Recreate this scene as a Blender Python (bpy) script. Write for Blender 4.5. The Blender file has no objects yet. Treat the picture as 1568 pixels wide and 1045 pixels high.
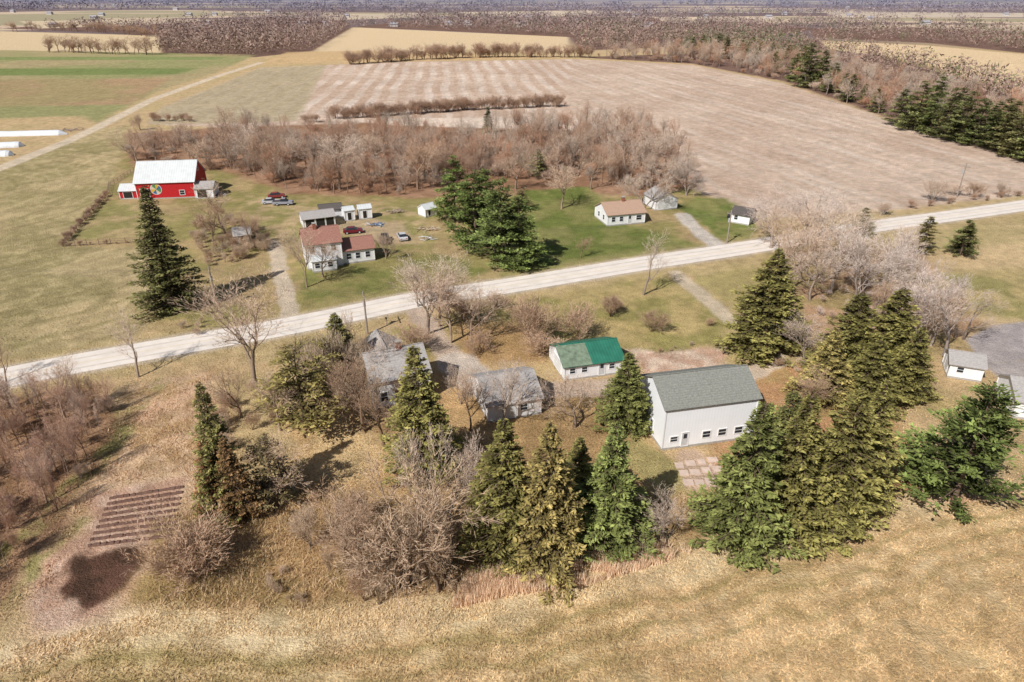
import bpy, math, random, numpy as np
from mathutils import Vector
random.seed(7); rng=np.random.default_rng(7)
F=1045.;CX=784.;CY=522.5;H=50.;PT=math.radians(27.35)
pc,ps=math.cos(PT),math.sin(PT)
def G(u,v):
    dx=(u-CX)/F; dy=(v-CY)/F
    t=H/(ps+dy*pc)
    return (dx*t,(pc-dy*ps)*t)
def GP(l): return [G(*p) for p in l]
def HT(u,vb,vt):
    y=G(u,vb)[1]; k=(vt-CY)/F
    return H-y*(ps+k*pc)/(pc-k*ps)
def MPP(u,v):
    y=G(u,v)[1]; return (y*pc+H*ps)/F
def lin(c):
    c=c/255.
    return c/12.92 if c<=.04045 else ((c+.055)/1.055)**2.4
KALB=1.0
def C(r,g,b,k=None):
    k=KALB if k is None else k
    m=(r+g+b)/3.;r,g,b=[m+(x-m)*.93 for x in (r,g,b)]
    return np.array([lin(r)*k,lin(g)*k,lin(b)*k])
scene=bpy.context.scene
col0=scene.collection
def link(o,parent=None):
    col0.objects.link(o)
    if parent is not None: o.parent=parent
    return o
# ------------------------------------------------------------ materials
def newmat(name):
    m=bpy.data.materials.new(name); m.use_nodes=True
    nt=m.node_tree; b=nt.nodes['Principled BSDF']
    b.inputs['Specular IOR Level'].default_value=.25
    b.inputs['Roughness'].default_value=.85
    return m,nt,b
def noise_ramp(nt,scale,lo,hi,detail=4,coord='Object',rough=.6):
    tc=nt.nodes.new('ShaderNodeTexCoord'); n=nt.nodes.new('ShaderNodeTexNoise')
    n.inputs['Scale'].default_value=scale; n.inputs['Detail'].default_value=detail
    n.inputs['Roughness'].default_value=rough
    nt.links.new(tc.outputs[coord],n.inputs['Vector'])
    r=nt.nodes.new('ShaderNodeMapRange'); r.inputs[1].default_value=.28;r.inputs[2].default_value=.72
    r.inputs[3].default_value=lo;r.inputs[4].default_value=hi
    nt.links.new(n.outputs[0],r.inputs[0]); return r.outputs[0]
def mul(nt,a,b):
    m=nt.nodes.new('ShaderNodeVectorMath');m.operation='MULTIPLY'
    nt.links.new(a,m.inputs[0]);nt.links.new(b,m.inputs[1]);return m.outputs[0]
def plain(name,col,rough=.8,lo=.85,hi=1.12,scale=2.,metal=0,lines=None,linedir=2,linelo=.8):
    m,nt,b=newmat(name)
    rgb=nt.nodes.new('ShaderNodeRGB'); rgb.outputs[0].default_value=(*col,1)
    o=mul(nt,rgb.outputs[0],noise_ramp(nt,scale,lo,hi))
    if lines:
        tc=nt.nodes.new('ShaderNodeTexCoord'); sp=nt.nodes.new('ShaderNodeSeparateXYZ')
        nt.links.new(tc.outputs['Object'],sp.inputs[0])
        mm=nt.nodes.new('ShaderNodeMath');mm.operation='MULTIPLY';mm.inputs[1].default_value=1/lines
        nt.links.new(sp.outputs[linedir],mm.inputs[0])
        fr=nt.nodes.new('ShaderNodeMath');fr.operation='FRACT';nt.links.new(mm.outputs[0],fr.inputs[0])
        r=nt.nodes.new('ShaderNodeMapRange');r.inputs[1].default_value=0;r.inputs[2].default_value=.3
        r.inputs[3].default_value=linelo;r.inputs[4].default_value=1
        nt.links.new(fr.outputs[0],r.inputs[0]); o=mul(nt,o,r.outputs[0])
    nt.links.new(o,b.inputs['Base Color']); b.inputs['Roughness'].default_value=rough
    b.inputs['Metallic'].default_value=metal
    return m
def vcmat(name,objcol=True,trans=0.,rough=.85):
    m,nt,b=newmat(name)
    a=nt.nodes.new('ShaderNodeAttribute');a.attribute_name='Col'
    o=a.outputs['Color']
    if objcol:
        oi=nt.nodes.new('ShaderNodeObjectInfo'); o=mul(nt,o,oi.outputs['Color'])
    nt.links.new(o,b.inputs['Base Color']); b.inputs['Roughness'].default_value=rough
    b.inputs['Specular IOR Level'].default_value=.08
    if trans>0:
        t=nt.nodes.new('ShaderNodeBsdfTranslucent'); nt.links.new(o,t.inputs['Color'])
        mx=nt.nodes.new('ShaderNodeMixShader'); mx.inputs[0].default_value=trans
        out=nt.nodes['Material Output']
        nt.links.new(b.outputs[0],mx.inputs[1]);nt.links.new(t.outputs[0],mx.inputs[2]);nt.links.new(mx.outputs[0],out.inputs[0])
    return m
M_fol=vcmat('conifer_needles',True,.15)
M_bark=vcmat('bark',True)
M_grass=vcmat('dry_grass_blades',False,.2)
M_far=vcmat('distant_canopy',False)
# ------------------------------------------------------------ mesh helper
def mesh_np(name,V,Fc,col=None,mats=(),midx=None):
    V=np.ascontiguousarray(V,dtype=np.float32); Fc=np.ascontiguousarray(Fc,dtype=np.int32)
    me=bpy.data.meshes.new(name); me.vertices.add(len(V)); me.vertices.foreach_set('co',V.ravel())
    M,k=Fc.shape; me.loops.add(M*k); me.loops.foreach_set('vertex_index',Fc.ravel())
    me.polygons.add(M); me.polygons.foreach_set('loop_start',np.arange(M,dtype=np.int32)*k)
    if midx is not None: me.polygons.foreach_set('material_index',np.asarray(midx,dtype=np.int32))
    me.update(calc_edges=True)
    if col is not None:
        a=me.attributes.new('Col','FLOAT_COLOR','POINT')
        c4=np.ones((len(V),4),dtype=np.float32); c4[:,:3]=col if col.ndim==2 else col[:,None]
        a.data.foreach_set('color',c4.ravel())
    for m in mats: me.materials.append(m)
    return me
class MB:
    def __init__(s): s.v=[];s.f=[];s.m=[]
    def poly(s,pts,m=0):
        b=len(s.v); s.v+=[tuple(p) for p in pts]; s.f.append(list(range(b,b+len(pts)))); s.m.append(m)
    def box(s,x0,x1,y0,y1,z0,z1,m=0):
        b=len(s.v)
        s.v+=[(x0,y0,z0),(x1,y0,z0),(x1,y1,z0),(x0,y1,z0),(x0,y0,z1),(x1,y0,z1),(x1,y1,z1),(x0,y1,z1)]
        for f in ((0,3,2,1),(4,5,6,7),(0,1,5,4),(1,2,6,5),(2,3,7,6),(3,0,4,7)):
            s.f.append([b+i for i in f]);s.m.append(m)
    def loft(s,A,B,m=0,caps=True):
        b=len(s.v);n=len(A); s.v+=[tuple(p) for p in A]+[tuple(p) for p in B]
        for i in range(n):
            j=(i+1)%n; s.f.append([b+i,b+j,b+n+j,b+n+i]);s.m.append(m)
        if caps:
            s.f.append([b+i for i in range(n)][::-1]);s.m.append(m)
            s.f.append([b+n+i for i in range(n)]);s.m.append(m)
    def cyl(s,p,q,r0,r1=None,n=8,m=0):
        r1=r0 if r1 is None else r1
        p=Vector(p);q=Vector(q);d=(q-p).normalized();a=d.orthogonal().normalized();b=d.cross(a)
        A=[p+(a*math.cos(t)+b*math.sin(t))*r0 for t in [2*math.pi*i/n for i in range(n)]]
        B=[q+(a*math.cos(t)+b*math.sin(t))*r1 for t in [2*math.pi*i/n for i in range(n)]]
        s.loft(A,B,m)
    def obj(s,name,mats,parent=None,loc=None,rot=0,bevel=0):
        me=bpy.data.meshes.new(name); me.from_pydata(s.v,[],s.f)
        for m in mats: me.materials.append(m)
        for p,mi in zip(me.polygons,s.m): p.material_index=mi
        me.update()
        o=link(bpy.data.objects.new(name,me),parent)
        if loc is not None: o.location=loc
        o.rotation_euler[2]=rot
        if bevel:
            bv=o.modifiers.new('bevel','BEVEL');bv.width=bevel;bv.segments=2;bv.limit_method='ANGLE'
        return o
# ------------------------------------------------------------ noise / sdf
def vnoise(x,y,sc,seed=0):
    x=x/sc+seed*17.3;y=y/sc+seed*9.1
    xi=np.floor(x).astype(np.int64);yi=np.floor(y).astype(np.int64);fx=x-xi;fy=y-yi
    def h(a,b):
        n=(a*374761393+b*668265263+seed*1442695)&0xffffffff
        n=((n^(n>>13))*1274126177)&0xffffffff
        return ((n^(n>>16))&0xffff)/65535.
    u=fx*fx*(3-2*fx);w=fy*fy*(3-2*fy)
    return (h(xi,yi)*(1-u)+h(xi+1,yi)*u)*(1-w)+(h(xi,yi+1)*(1-u)+h(xi+1,yi+1)*u)*w
def fbm(x,y,sc,seed=0,o=4):
    r=0;a=.5;t=0
    for i in range(o): r=r+a*vnoise(x,y,sc/2**i,seed+i*3);t+=a;a*=.55
    return r/t
def segd(X,Y,a,b):
    ax,ay=a;bx,by=b;dx,dy=bx-ax,by-ay;L=dx*dx+dy*dy+1e-9
    t=np.clip(((X-ax)*dx+(Y-ay)*dy)/L,0,1)
    return (X-ax-t*dx)**2+(Y-ay-t*dy)**2
def dline(X,Y,pts):
    d=np.full(X.shape,1e18)
    for a,b in zip(pts[:-1],pts[1:]): d=np.minimum(d,segd(X,Y,a,b))
    return np.sqrt(d)
def inside(X,Y,pts):
    c=np.zeros(X.shape,bool);n=len(pts)
    for i in range(n):
        x1,y1=pts[i];x2,y2=pts[(i+1)%n]
        if y1==y2: continue
        c^=((Y>=min(y1,y2))&(Y<max(y1,y2))&(X<(x2-x1)*(Y-y1)/(y2-y1)+x1))
    return c
def sdp(X,Y,pts):
    d=dline(X,Y,pts+[pts[0]]); return np.where(inside(X,Y,pts),-d,d)
def sst(e0,e1,x):
    t=np.clip((x-e0)/(e1-e0),0,1);return t*t*(3-2*t)
def scatter(polypx,spacing,seed=1):
    pts=GP(polypx);r=np.random.default_rng(seed)
    xs=[p[0] for p in pts];ys=[p[1] for p in pts]
    A=(max(xs)-min(xs))*(max(ys)-min(ys));n=int(A/spacing**2)
    X=r.uniform(min(xs),max(xs),n);Y=r.uniform(min(ys),max(ys),n)
    k=inside(X,Y,pts);return X[k],Y[k]
# ------------------------------------------------------------ key lines
ROAD=[(-260,622),(-60,592),(120,556),(280,528),(420,504),(520,484),(640,458),(760,441),(880,421),(1000,401),(1150,379),(1340,346),(1450,332),(1568,315),(1760,286)]
ROADW=GP(ROAD)
def smooth(pts,it=3):
    for _ in range(it):
        q=[pts[0]]
        for a,b in zip(pts[:-1],pts[1:]):
            q.append((a[0]*.75+b[0]*.25,a[1]*.75+b[1]*.25));q.append((a[0]*.25+b[0]*.75,a[1]*.25+b[1]*.75))
        q.append(pts[-1]);pts=q
    return pts
ROADS=smooth(ROADW,2)
EDGE=smooth(GP([(-300,1100),(0,1015),(200,962),(430,965),(560,960),(700,940),(900,900),(1130,848),(1300,805),(1400,770),(1600,735),(1900,700)]),1)
DRIVES=[ (GP([(445,488),(438,450),(428,415),(424,388),(415,370)]),1.5,C(212,192,168)),
 (GP([(1110,384),(1085,366),(1062,348),(1045,330)]),1.9,C(212,200,188)),
 (GP([(1035,418),(1060,440),(1090,465),(1120,492)]),1.5,C(214,194,166)),
 (GP([(640,478),(668,520),(700,555),(735,582),(830,598),(950,592)]),1.9,C(204,180,160)),
 (GP([(700,555),(722,575),(735,590)]),3.,C(212,196,180)),
 (GP([(1120,582),(1160,570),(1188,552),(1182,540)]),1.7,C(214,192,168)),
 (GP([(400,96),(330,118),(235,152),(150,195),(100,218),(0,258),(-200,330)]),2.6,C(218,198,172)),
 (GP([(1060,700),(1065,740)]),1.5,C(206,176,150)),
]
BELTS=[[(245,84),(250,62),(400,48),(540,42),(482,78),(390,88)],
[(530,43),(640,30),(860,26),(1100,28),(1250,44),(1130,68),(885,78),(875,58),(650,46)],
[(1130,64),(1260,60),(1330,80),(1480,122),(1568,148),(1568,175),(1420,138),(1300,108),(1130,82)],
[(880,88),(1130,80),(1300,108),(1420,140),(1568,175),(1750,230),(1750,300),(1568,246),(1480,215),(1350,178),(1200,125),(1060,98)],
[(1245,58),(1420,66),(1700,96),(1700,58),(1400,42),(1240,44)],
[(0,44),(60,40),(230,38),(400,28),(530,28),(530,42),(400,48),(250,60),(180,50)]]
def fieldnoise(X,Y): return fbm(X*.3,Y,230,41,3)
def ground_color(X,Y):
    n1=fbm(X,Y,9,1);n2=fbm(X,Y,2.2,5);n3=fbm(X,Y,40,9)
    wx=X+(fbm(X,Y,5,20)-.5)*4;wy=Y+(fbm(X,Y,5,31)-.5)*4
    far=Y>500
    wx=np.where(far,X,wx);wy=np.where(far,Y,wy)
    col=np.empty(X.shape+(3,));col[:]=C(204,174,130)
    def mix(mask,c):
        nonlocal col
        col=col*(1-mask[...,None])+np.asarray(c)*mask[...,None]
    def P(px,c,soft=1.2,warp=True,c2=None,sc=9,amt=1.):
        pts=GP(px);x,y=(wx,wy) if warp else (X,Y)
        xs=[p[0] for p in pts];ys=[p[1] for p in pts]
        bb=(x>min(xs)-8)&(x<max(xs)+8)&(y>min(ys)-8)&(y<max(ys)+8)
        if not bb.any(): return None
        m=np.zeros(X.shape); m[bb]=sst(soft,-soft,sdp(x[bb],y[bb],pts))*amt
        if c2 is not None:
            k=sst(.38,.62,fbm(X,Y,sc,77))[...,None]; c=np.asarray(c)*(1-k)+np.asarray(c2)*k
        mix(m,c); return m
    mix(sst(.45,.65,n1)*.5,C(178,158,110))
    # ---- far plain
    fn=fieldnoise(X,Y)
    mix(sst(600,900,Y),C(128,110,108))
    mix(sst(600,900,Y)*sst(.50,.53,fn),C(204,180,154))
    mix(sst(600,900,Y)*sst(.60,.63,fn),C(168,156,126))
    mix(sst(1400,4000,Y)*.8,C(136,136,156))  # aerial haze painted into the far ground colour, bluer with distance
    for bz in BELTS: P(bz,C(128,100,88),3)
    P([(-900,46),(0,48),(240,55),(246,82),(0,78),(-900,74)],C(218,192,152),3)
    P([(-900,72),(0,77),(392,84),(330,112),(235,142),(150,188),(120,178),(-900,205)],C(158,154,104),3,c2=C(176,158,116),sc=60)
    P([(-900,106),(300,105),(270,114),(-900,122)],C(128,140,82),5)
    P([(-900,88),(350,87),(330,92),(-900,94)],C(140,148,92),4)
    P([(-900,128),(262,120),(200,160),(-900,180)],C(180,148,112),3,c2=C(168,150,106),sc=40)
    P([(480,78),(540,42),(650,47),(870,57),(872,80),(700,76),(530,84)],C(222,194,154),3)
    P([(395,100),(440,80),(560,78),(700,84),(885,88),(600,94)],C(208,174,128),3)
    P([(1255,62),(1420,70),(1800,105),(1800,160),(1568,142),(1480,118),(1400,92),(1270,76)],C(226,196,154),3)
    P([(700,19),(900,16),(980,20),(760,25)],C(208,188,164),3)
    P([(1000,27),(1180,25),(1200,33),(1020,35)],C(212,190,162),3)
    P([(1260,18),(1568,20),(1568,27),(1280,26)],C(202,184,164),3)
    P([(30,33),(200,30),(230,38),(60,44)],C(210,188,156),3)
    P([(430,26),(640,20),(700,25),(520,31)],C(200,180,156),3)
    # ---- big stubble field
    m=P([(225,190),(250,165),(400,104),(620,95),(880,91),(1060,100),(1200,128),(1350,180),(1480,218),(1800,330),(1568,300),(1350,322),(1180,335),(1060,295),(1010,200),(700,182),(470,200),(330,195)],C(212,186,164),2,c2=C(200,172,150),sc=30)
    a=np.array(G(480,180));b=np.array(G(560,100));d=(b-a)/np.linalg.norm(b-a);q=(X-a[0])*d[1]-(Y-a[1])*d[0]
    q=q+(fbm(X,Y,35,3)-.5)*5
    a2=np.array(G(900,100));b2=np.array(G(1500,262));d2=(b2-a2)/np.linalg.norm(b2-a2);q2=(X-a2[0])*d2[1]-(Y-a2[1])*d2[0]+(fbm(X,Y,50,4)-.5)*9
    left=sst(5,-5,sdp(X,Y,GP([(440,205),(500,100),(880,88),(860,165),(700,185)])))
    st=.5+.5*np.sin(q*2*math.pi/9.5)+.25*np.sin(q*2*math.pi/3.1)
    st2=.5+.35*np.sin(q2*2*math.pi/6.5)+.3*np.sin(q2*2*math.pi/17)
    brk=.4+1.1*sst(.3,.7,fbm(X*2,Y*.6,20,72))
    dst=sst(.35,.8,st)*left*.42*brk+sst(.4,.9,st2)*(1-left)*.3*(.4+.9*n3)*brk
    if m is not None: mix(m*np.clip(dst,0,1),C(232,214,198)); mix(m*left*(1-sst(.2,.5,st))*.3*brk,C(192,156,130)); mix(m*(1-left)*sst(.6,.2,st2)*.2*brk,C(190,160,136)); mix(m*sst(.55,.72,fbm(X*.5+Y*.2,Y,28,66))*.4,C(194,164,140))
    m=P([(225,190),(250,165),(400,104),(500,100),(455,185),(330,190)],C(182,164,130),2,amt=.85)
    if m is not None: mix(m*sst(.5,.9,st)*.35,C(196,180,152))
    # ---- left field
    m=P([(-900,210),(0,262),(150,198),(200,192),(185,280),(160,300),(97,378),(232,376),(245,470),(200,522),(0,556),(-900,680)],C(188,166,122),1.5,c2=C(166,150,104),sc=16)
    ctr=G(-120,300);rr=np.hypot(X-ctr[0],Y-ctr[1])+(fbm(X,Y,30,8)-.5)*8
    if m is not None: mix(m*sst(.75,1.,np.sin(rr*2*math.pi/7))*.5,C(142,132,84)); mix(m*sst(.7,1.,np.sin(rr*2*math.pi/3.3+1))*.5*n1,C(214,192,150)); mix(m*sst(.5,.7,n2)*.25,C(210,186,146))
    # ---- farm lot
    P([(97,376),(165,300),(185,235),(300,230),(450,280),(1000,280),(1070,292),(1160,332),(1160,375),(760,436),(600,462),(440,492),(240,520),(235,380)],C(182,156,112),1.5,c2=C(156,144,90),sc=7)
    P([(190,205),(350,195),(600,188),(830,190),(1000,190),(1068,285),(980,302),(850,292),(700,305),(620,302),(450,298),(340,262),(200,255)],C(172,134,106),2,c2=C(156,118,90),sc=7)
    P([(110,365),(168,305),(245,315),(240,366)],C(186,162,116),1,c2=C(156,146,92),sc=5)
    P([(455,398),(600,388),(640,385),(760,408),(690,440),(620,452),(460,478)],C(130,130,72),1.2,c2=C(156,144,90),sc=5)
    P([(765,428),(790,330),(800,292),(905,285),(960,345),(1088,381)],C(118,126,64),1.2,c2=C(144,140,84),sc=6)
    P([(1035,315),(1070,302),(1115,305),(1160,345),(1148,370),(1112,374)],C(122,130,68),1,c2=C(144,140,84),sc=5)
    P([(375,300),(560,322),(650,312),(660,372),(440,388),(380,340)],C(154,144,90),1,c2=C(190,164,122),sc=3.5)
    P([(450,330),(520,318),(620,345),(630,372),(560,368)],C(194,168,136),1.2,amt=.7)
    P([(480,182),(860,180),(1030,215),(860,200),(600,192)],C(226,204,184),1)
    # ---- south of road
    P([(560,520),(700,478),(1010,418),(1110,470),(1120,560),(960,545),(700,560)],C(194,170,116),1.5,c2=C(162,150,92),sc=5)
    P([(690,500),(820,495),(850,530),(830,560),(720,560)],C(192,148,104),1.5,amt=.7)
    P([(1045,415),(1150,398),(1230,450),(1130,500)],C(180,162,108),1.2,c2=C(194,170,122),sc=7)
    P([(1330,365),(1800,300),(1800,520),(1568,505),(1500,490),(1420,430)],C(204,176,132),1.5,c2=C(188,166,118),sc=18)
    P([(1400,395),(1568,370),(1568,400),(1460,410)],C(214,184,138),1.5)
    P([(1400,420),(1568,412),(1800,420),(1800,500),(1568,490),(1500,480)],C(154,146,90),2,c2=C(188,166,114),sc=7,amt=.9)
    P([(1160,382),(1400,375),(1510,500),(1400,570),(1200,540)],C(190,154,120),1.5,c2=C(172,150,104),sc=5)
    P([(960,540),(1100,530),(1110,560),(990,575)],C(206,168,142),.8,c2=C(228,202,178),sc=1.4)
    P([(430,640),(560,560),(850,585),(980,600),(1000,700),(1080,830),(700,800),(480,740)],C(198,162,114),1.5,c2=C(172,140,96),sc=4)
    P([(470,650),(540,630),(580,680),(560,740),(480,720)],C(220,190,140),1.5,amt=.8)
    P([(960,650),(1010,690),(1060,745),(1010,775),(960,700)],C(172,158,104),1.,amt=.9)
    P([(1150,560),(1250,560),(1420,640),(1420,760),(1300,820),(1120,830),(1060,760)],C(192,148,106),1.5,c2=C(180,150,100),sc=4)
    P([(1370,600),(1568,620),(1568,720),(1460,700),(1380,660)],C(204,174,130),1.5,c2=C(182,160,108),sc=6)
    P([(1370,690),(1440,740),(1520,775),(1440,790),(1370,740)],C(194,130,94),1.3,amt=.85)
    P([(1560,560),(1700,540),(1700,620),(1580,600)],C(136,142,80),1)
    P([(1478,520),(1520,498),(1700,480),(1700,545),(1568,552),(1505,558)],C(180,168,164),.4,False)
    P([(1500,556),(1568,552),(1620,640),(1560,600)],C(182,170,164),.4,False)
    # ---- left meadow & woods
    P([(185,600),(330,560),(360,700),(330,800),(230,960),(0,1045),(30,950),(110,780),(170,690)],C(214,180,144),1.5,c2=C(190,156,114),sc=3)
    P([(215,625),(300,590),(320,600),(220,650)],C(224,184,150),1,amt=.8)
    P([(-700,640),(150,590),(190,640),(110,800),(0,930),(-700,1250)],C(170,134,104),1.5,c2=C(150,116,86),sc=3)
    for ln,w in ((GP([(240,590),(150,700),(70,790),(-60,900)]),1.4),(GP([(-50,985),(40,905),(110,800)]),1.0)):
        mix(sst(w+.8,w-.8,dline(wx,wy,ln))*sst(.3,.6,n2)*.8,C(150,144,86))
    P([(50,930),(95,850),(158,748),(290,735),(262,800),(205,950),(60,975)],C(210,176,152),.8,c2=C(194,154,128),sc=2)
    P([(128,846),(205,832),(222,850),(203,905),(150,926),(100,896)],C(106,76,62),.4,c2=C(84,62,50),sc=1.5)
    P([(235,790),(480,740),(700,800),(1000,820),(1040,850),(900,890),(700,920),(300,945),(200,935)],C(188,154,108),1.5,c2=C(162,136,90),sc=3)
    P([(1060,715),(1095,708),(1110,745),(1075,750)],C(220,198,176),.4,False,c2=C(194,160,138),sc=1.2)
    # ---- foreground field
    xe,ye=np.array(EDGE)[:,0],np.array(EDGE)[:,1]
    sd=np.interp(X,xe,ye)-Y
    dd=sd+(fbm(X,Y,6,50)-.5)*3
    f=sst(.5,2.5,dd)
    mix(f,C(214,180,132)); mix(f*sst(.42,.62,n1)*.6,C(192,164,114)); mix(f*sst(.5,.68,n2)*.4,C(230,200,154))
    mix(f*sst(.55,.7,fbm(X,Y,.9,71,3))*.45,C(166,138,92))
    lf=sst(8,-14,X)*f
    mix(lf*.6*sst(.3,.7,n1),C(172,152,102))
    tr=np.sin((dd+(fbm(X,Y,14,52)-.5)*3)*2*math.pi/2.6)
    mix(f*sst(.5,1.,tr)*sst(20,4,dd)*.6*(.2+n2),C(152,138,86))
    mix(f*sst(.6,1,-tr)*sst(20,4,dd)*.35,C(234,208,162))
    mix(sst(3.2,.8,np.abs(dd+.2))*sst(60,44,X)*(.3+.5*n2),C(236,212,170))
    # ---- verge and drives
    rd=dline(X,Y,ROADS)
    mix(sst(9.,4.5,rd+(n2-.5)*4)*.5,C(190,168,118)); mix(sst(4.9,3.7,rd+(n2-.5)*1.0),C(206,186,158))
    for ln,w,c in DRIVES:
        mix(sst(w+.5,w-.35,dline(X,Y,ln)+(n2-.5)*1.4)*.92,c)
    v=(.76+.48*n2)*(.9+.2*n1)
    col=col*np.where(Y>600,1,v)[...,None]
    return col
# ------------------------------------------------------------ ground sheet
yy=np.concatenate([np.array([-400,-150,-50,0.]),np.exp(np.linspace(math.log(30),math.log(25000),1150))-14])
tt=np.concatenate([np.array([-8,-4,-2.2,-1.5,-1.1]),np.linspace(-.92,.92,860),np.array([1.1,1.5,2.2,4,8])])
TT,YY=np.meshgrid(tt,yy); XX=TT*(np.maximum(YY,20)+32)
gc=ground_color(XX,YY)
V=np.stack([XX,YY,np.zeros_like(XX)],-1).reshape(-1,3)
R_,C_=XX.shape; idx=np.arange(R_*C_).reshape(R_,C_)
Fq=np.stack([idx[:-1,:-1],idx[:-1,1:],idx[1:,1:],idx[1:,:-1]],-1).reshape(-1,4)
gm,nt,b=newmat('ground_soil_and_grass')
a=nt.nodes.new('ShaderNodeAttribute');a.attribute_name='Col'
o=a.outputs['Color']
o=mul(nt,o,noise_ramp(nt,4.5,.5,1.45,5,'Object',.8))
o=mul(nt,o,noise_ramp(nt,.6,.82,1.18,5))
nt.links.new(o,b.inputs['Base Color']);b.inputs['Roughness'].default_value=1;b.inputs['Specular IOR Level'].default_value=.05
bp=nt.nodes.new('ShaderNodeBump');bp.inputs['Strength'].default_value=.7;bp.inputs['Distance'].default_value=.3
nt.links.new(noise_ramp(nt,2.6,0,1,4,'Object',.75),bp.inputs['Height']);nt.links.new(bp.outputs[0],b.inputs['Normal'])
link(bpy.data.objects.new('ground',mesh_np('ground',V,Fq,gc.reshape(-1,3),[gm])))
# ------------------------------------------------------------ road
def ribbon(name,pts,off0,off1,z,mat,parent=None):
    P=np.array(pts);T=np.gradient(P,axis=0);T/=np.linalg.norm(T,axis=1)[:,None];N=np.stack([-T[:,1],T[:,0]],1)
    A=P+N*off0;B=P+N*off1;n=len(P)
    V=np.concatenate([np.c_[A,np.full(n,z)],np.c_[B,np.full(n,z)]])
    i=np.arange(n-1);return link(bpy.data.objects.new(name,mesh_np(name,V,np.stack([i,i+1,n+i+1,n+i],1),None,[mat])),parent)
M_road=plain('weathered_pavement',C(228,216,204),.9,.86,1.06,.35)
M_line=plain('faded_road_paint',C(222,200,150),.8,.8,1.1,3)
M_edge=plain('faded_white_paint',C(232,228,222),.8,.85,1.1,3)
M_tar=plain('worn_wheel_track',C(210,198,186),.9,.85,1.1,.6)
rp=link(bpy.data.objects.new('country_road',None))
ribbon('road_surface',ROADS,-3.4,3.4,.03,M_road,rp)
ribbon('centre_line',ROADS,-.06,.06,.038,M_line,rp)
ribbon('edge_line_near',ROADS,-3.05,-2.95,.038,M_edge,rp);ribbon('edge_line_far',ROADS,2.95,3.05,.038,M_edge,rp)
ribbon('wheel_track_1',ROADS,-2.0,-1.5,.034,M_tar,rp);ribbon('wheel_track_2',ROADS,1.4,1.9,.034,M_tar,rp)
# ------------------------------------------------------------ tubes
def tubes(p0,p1,r0,r1,k=3):
    d=p1-p0;d/=np.linalg.norm(d,axis=1)[:,None]+1e-9
    up=np.where(np.abs(d[:,2:3])>.9,np.array([[1,0,0.]]),np.array([[0,0,1.]]))
    a=np.cross(d,up);a/=np.linalg.norm(a,axis=1)[:,None]+1e-9;b=np.cross(d,a)
    vs=[]
    for P,r in((p0,r0),(p1,r1)):
        for i in range(k):
            t=2*math.pi*i/k;vs.append(P+(a*math.cos(t)+b*math.sin(t))*r[:,None])
    V=np.stack(vs,1);n=len(p0);base=np.arange(n)[:,None]*(2*k)
    fs=[np.concatenate([base+i,base+(i+1)%k,base+k+(i+1)%k,base+k+i],1) for i in range(k)]
    return V.reshape(-1,3),np.concatenate(fs)
def flats(p0,p1,r,g):
    d=p1-p0;d/=np.linalg.norm(d,axis=1)[:,None]+1e-9
    s=np.cross(d,g.normal(0,1,d.shape));s/=np.linalg.norm(s,axis=1)[:,None]+1e-9;s*=r[:,None]
    V=np.stack([p0-s,p0+s,p1+s*.6,p1-s*.6],1).reshape(-1,3);return V,np.arange(len(V)).reshape(-1,4)
def gen_bare(name,seed,maxd=6,multi=1,trunk=.26,twig=.0011,ang=(.4,.85),ratio=.7,r0=.02,upb=.12,pk=.25,wn=97):
    R=random.Random(seed);S=[]
    def rv(s): return Vector((R.uniform(-s,s),R.uniform(-s,s),R.uniform(-s,s)))
    def kid(d,a):
        o=d.orthogonal().normalized();o2=d.cross(o);t=R.uniform(0,6.283)
        return (d*math.cos(a)+(o*math.cos(t)+o2*math.sin(t))*math.sin(a)).normalized()
    def grow(p,d,L,r,dep):
        n=3 if dep<2 else 2;ra=r
        for i in range(n):
            d=(d+rv(.15+.03*dep)+Vector((0,0,upb))).normalized();q=p+d*(L/n)
            rb=max(twig,r*(1-(i+1)/n*.35));S.append((*p,*q,ra,rb));p=q;ra=rb
            if dep<maxd and (i>0 or dep>0) and R.random()<.9:
                for _ in range(2 if (i==n-1 and dep<4) or R.random()<pk else 1):
                    grow(p,kid(d,R.uniform(*ang)),L*ratio*R.uniform(.65,1.15),max(twig,rb*.64),dep+1)
        if dep<maxd: grow(p,kid(d,R.uniform(.1,.35)),L*ratio*R.uniform(.85,1.15),max(twig,rb*.82),dep+1)
    for i in range(multi):
        d=Vector((0,0,1)) if multi==1 else kid(Vector((0,0,1)),R.uniform(.1,.8))
        grow(Vector((R.uniform(-.03,.03) if multi>1 else 0,R.uniform(-.03,.03) if multi>1 else 0,-.01)),d,trunk*R.uniform(.75,1.15),r0/(multi**.4),0)
    S=np.array(S);h=S[:,5].max();w=np.percentile(np.hypot(S[:,3],S[:,4]),wn)
    S[:,[2,5]]/=h;S[:,[0,1,3,4]]*=.4/w
    g=np.random.default_rng(seed);big=S[:,6]>twig*1.6
    B=S[big];V,Fc=tubes(B[:,0:3],B[:,3:6],B[:,6],B[:,7],4)
    c=np.where(np.repeat(B[:,7],8)>.005,.55,.7)*np.repeat(g.uniform(.8,1.15,len(B)),8)
    T=S[~big];V2,F2=flats(T[:,0:3],T[:,3:6],np.full(len(T),twig*1.1),g)
    c2=np.repeat(g.uniform(.75,1.35,len(T)),4)
    return mesh_np(name,np.concatenate([V,V2]),np.concatenate([Fc,F2+len(V)]),np.concatenate([c,c2]),[M_bark])
bare=[gen_bare('bare_tree_%d'%i,10+i,6,1+(i==3),.20+.035*(i%3),.0010,ang=(.35+.08*(i%2),.8+.08*i/3),pk=.18) for i in range(6)]
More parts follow.
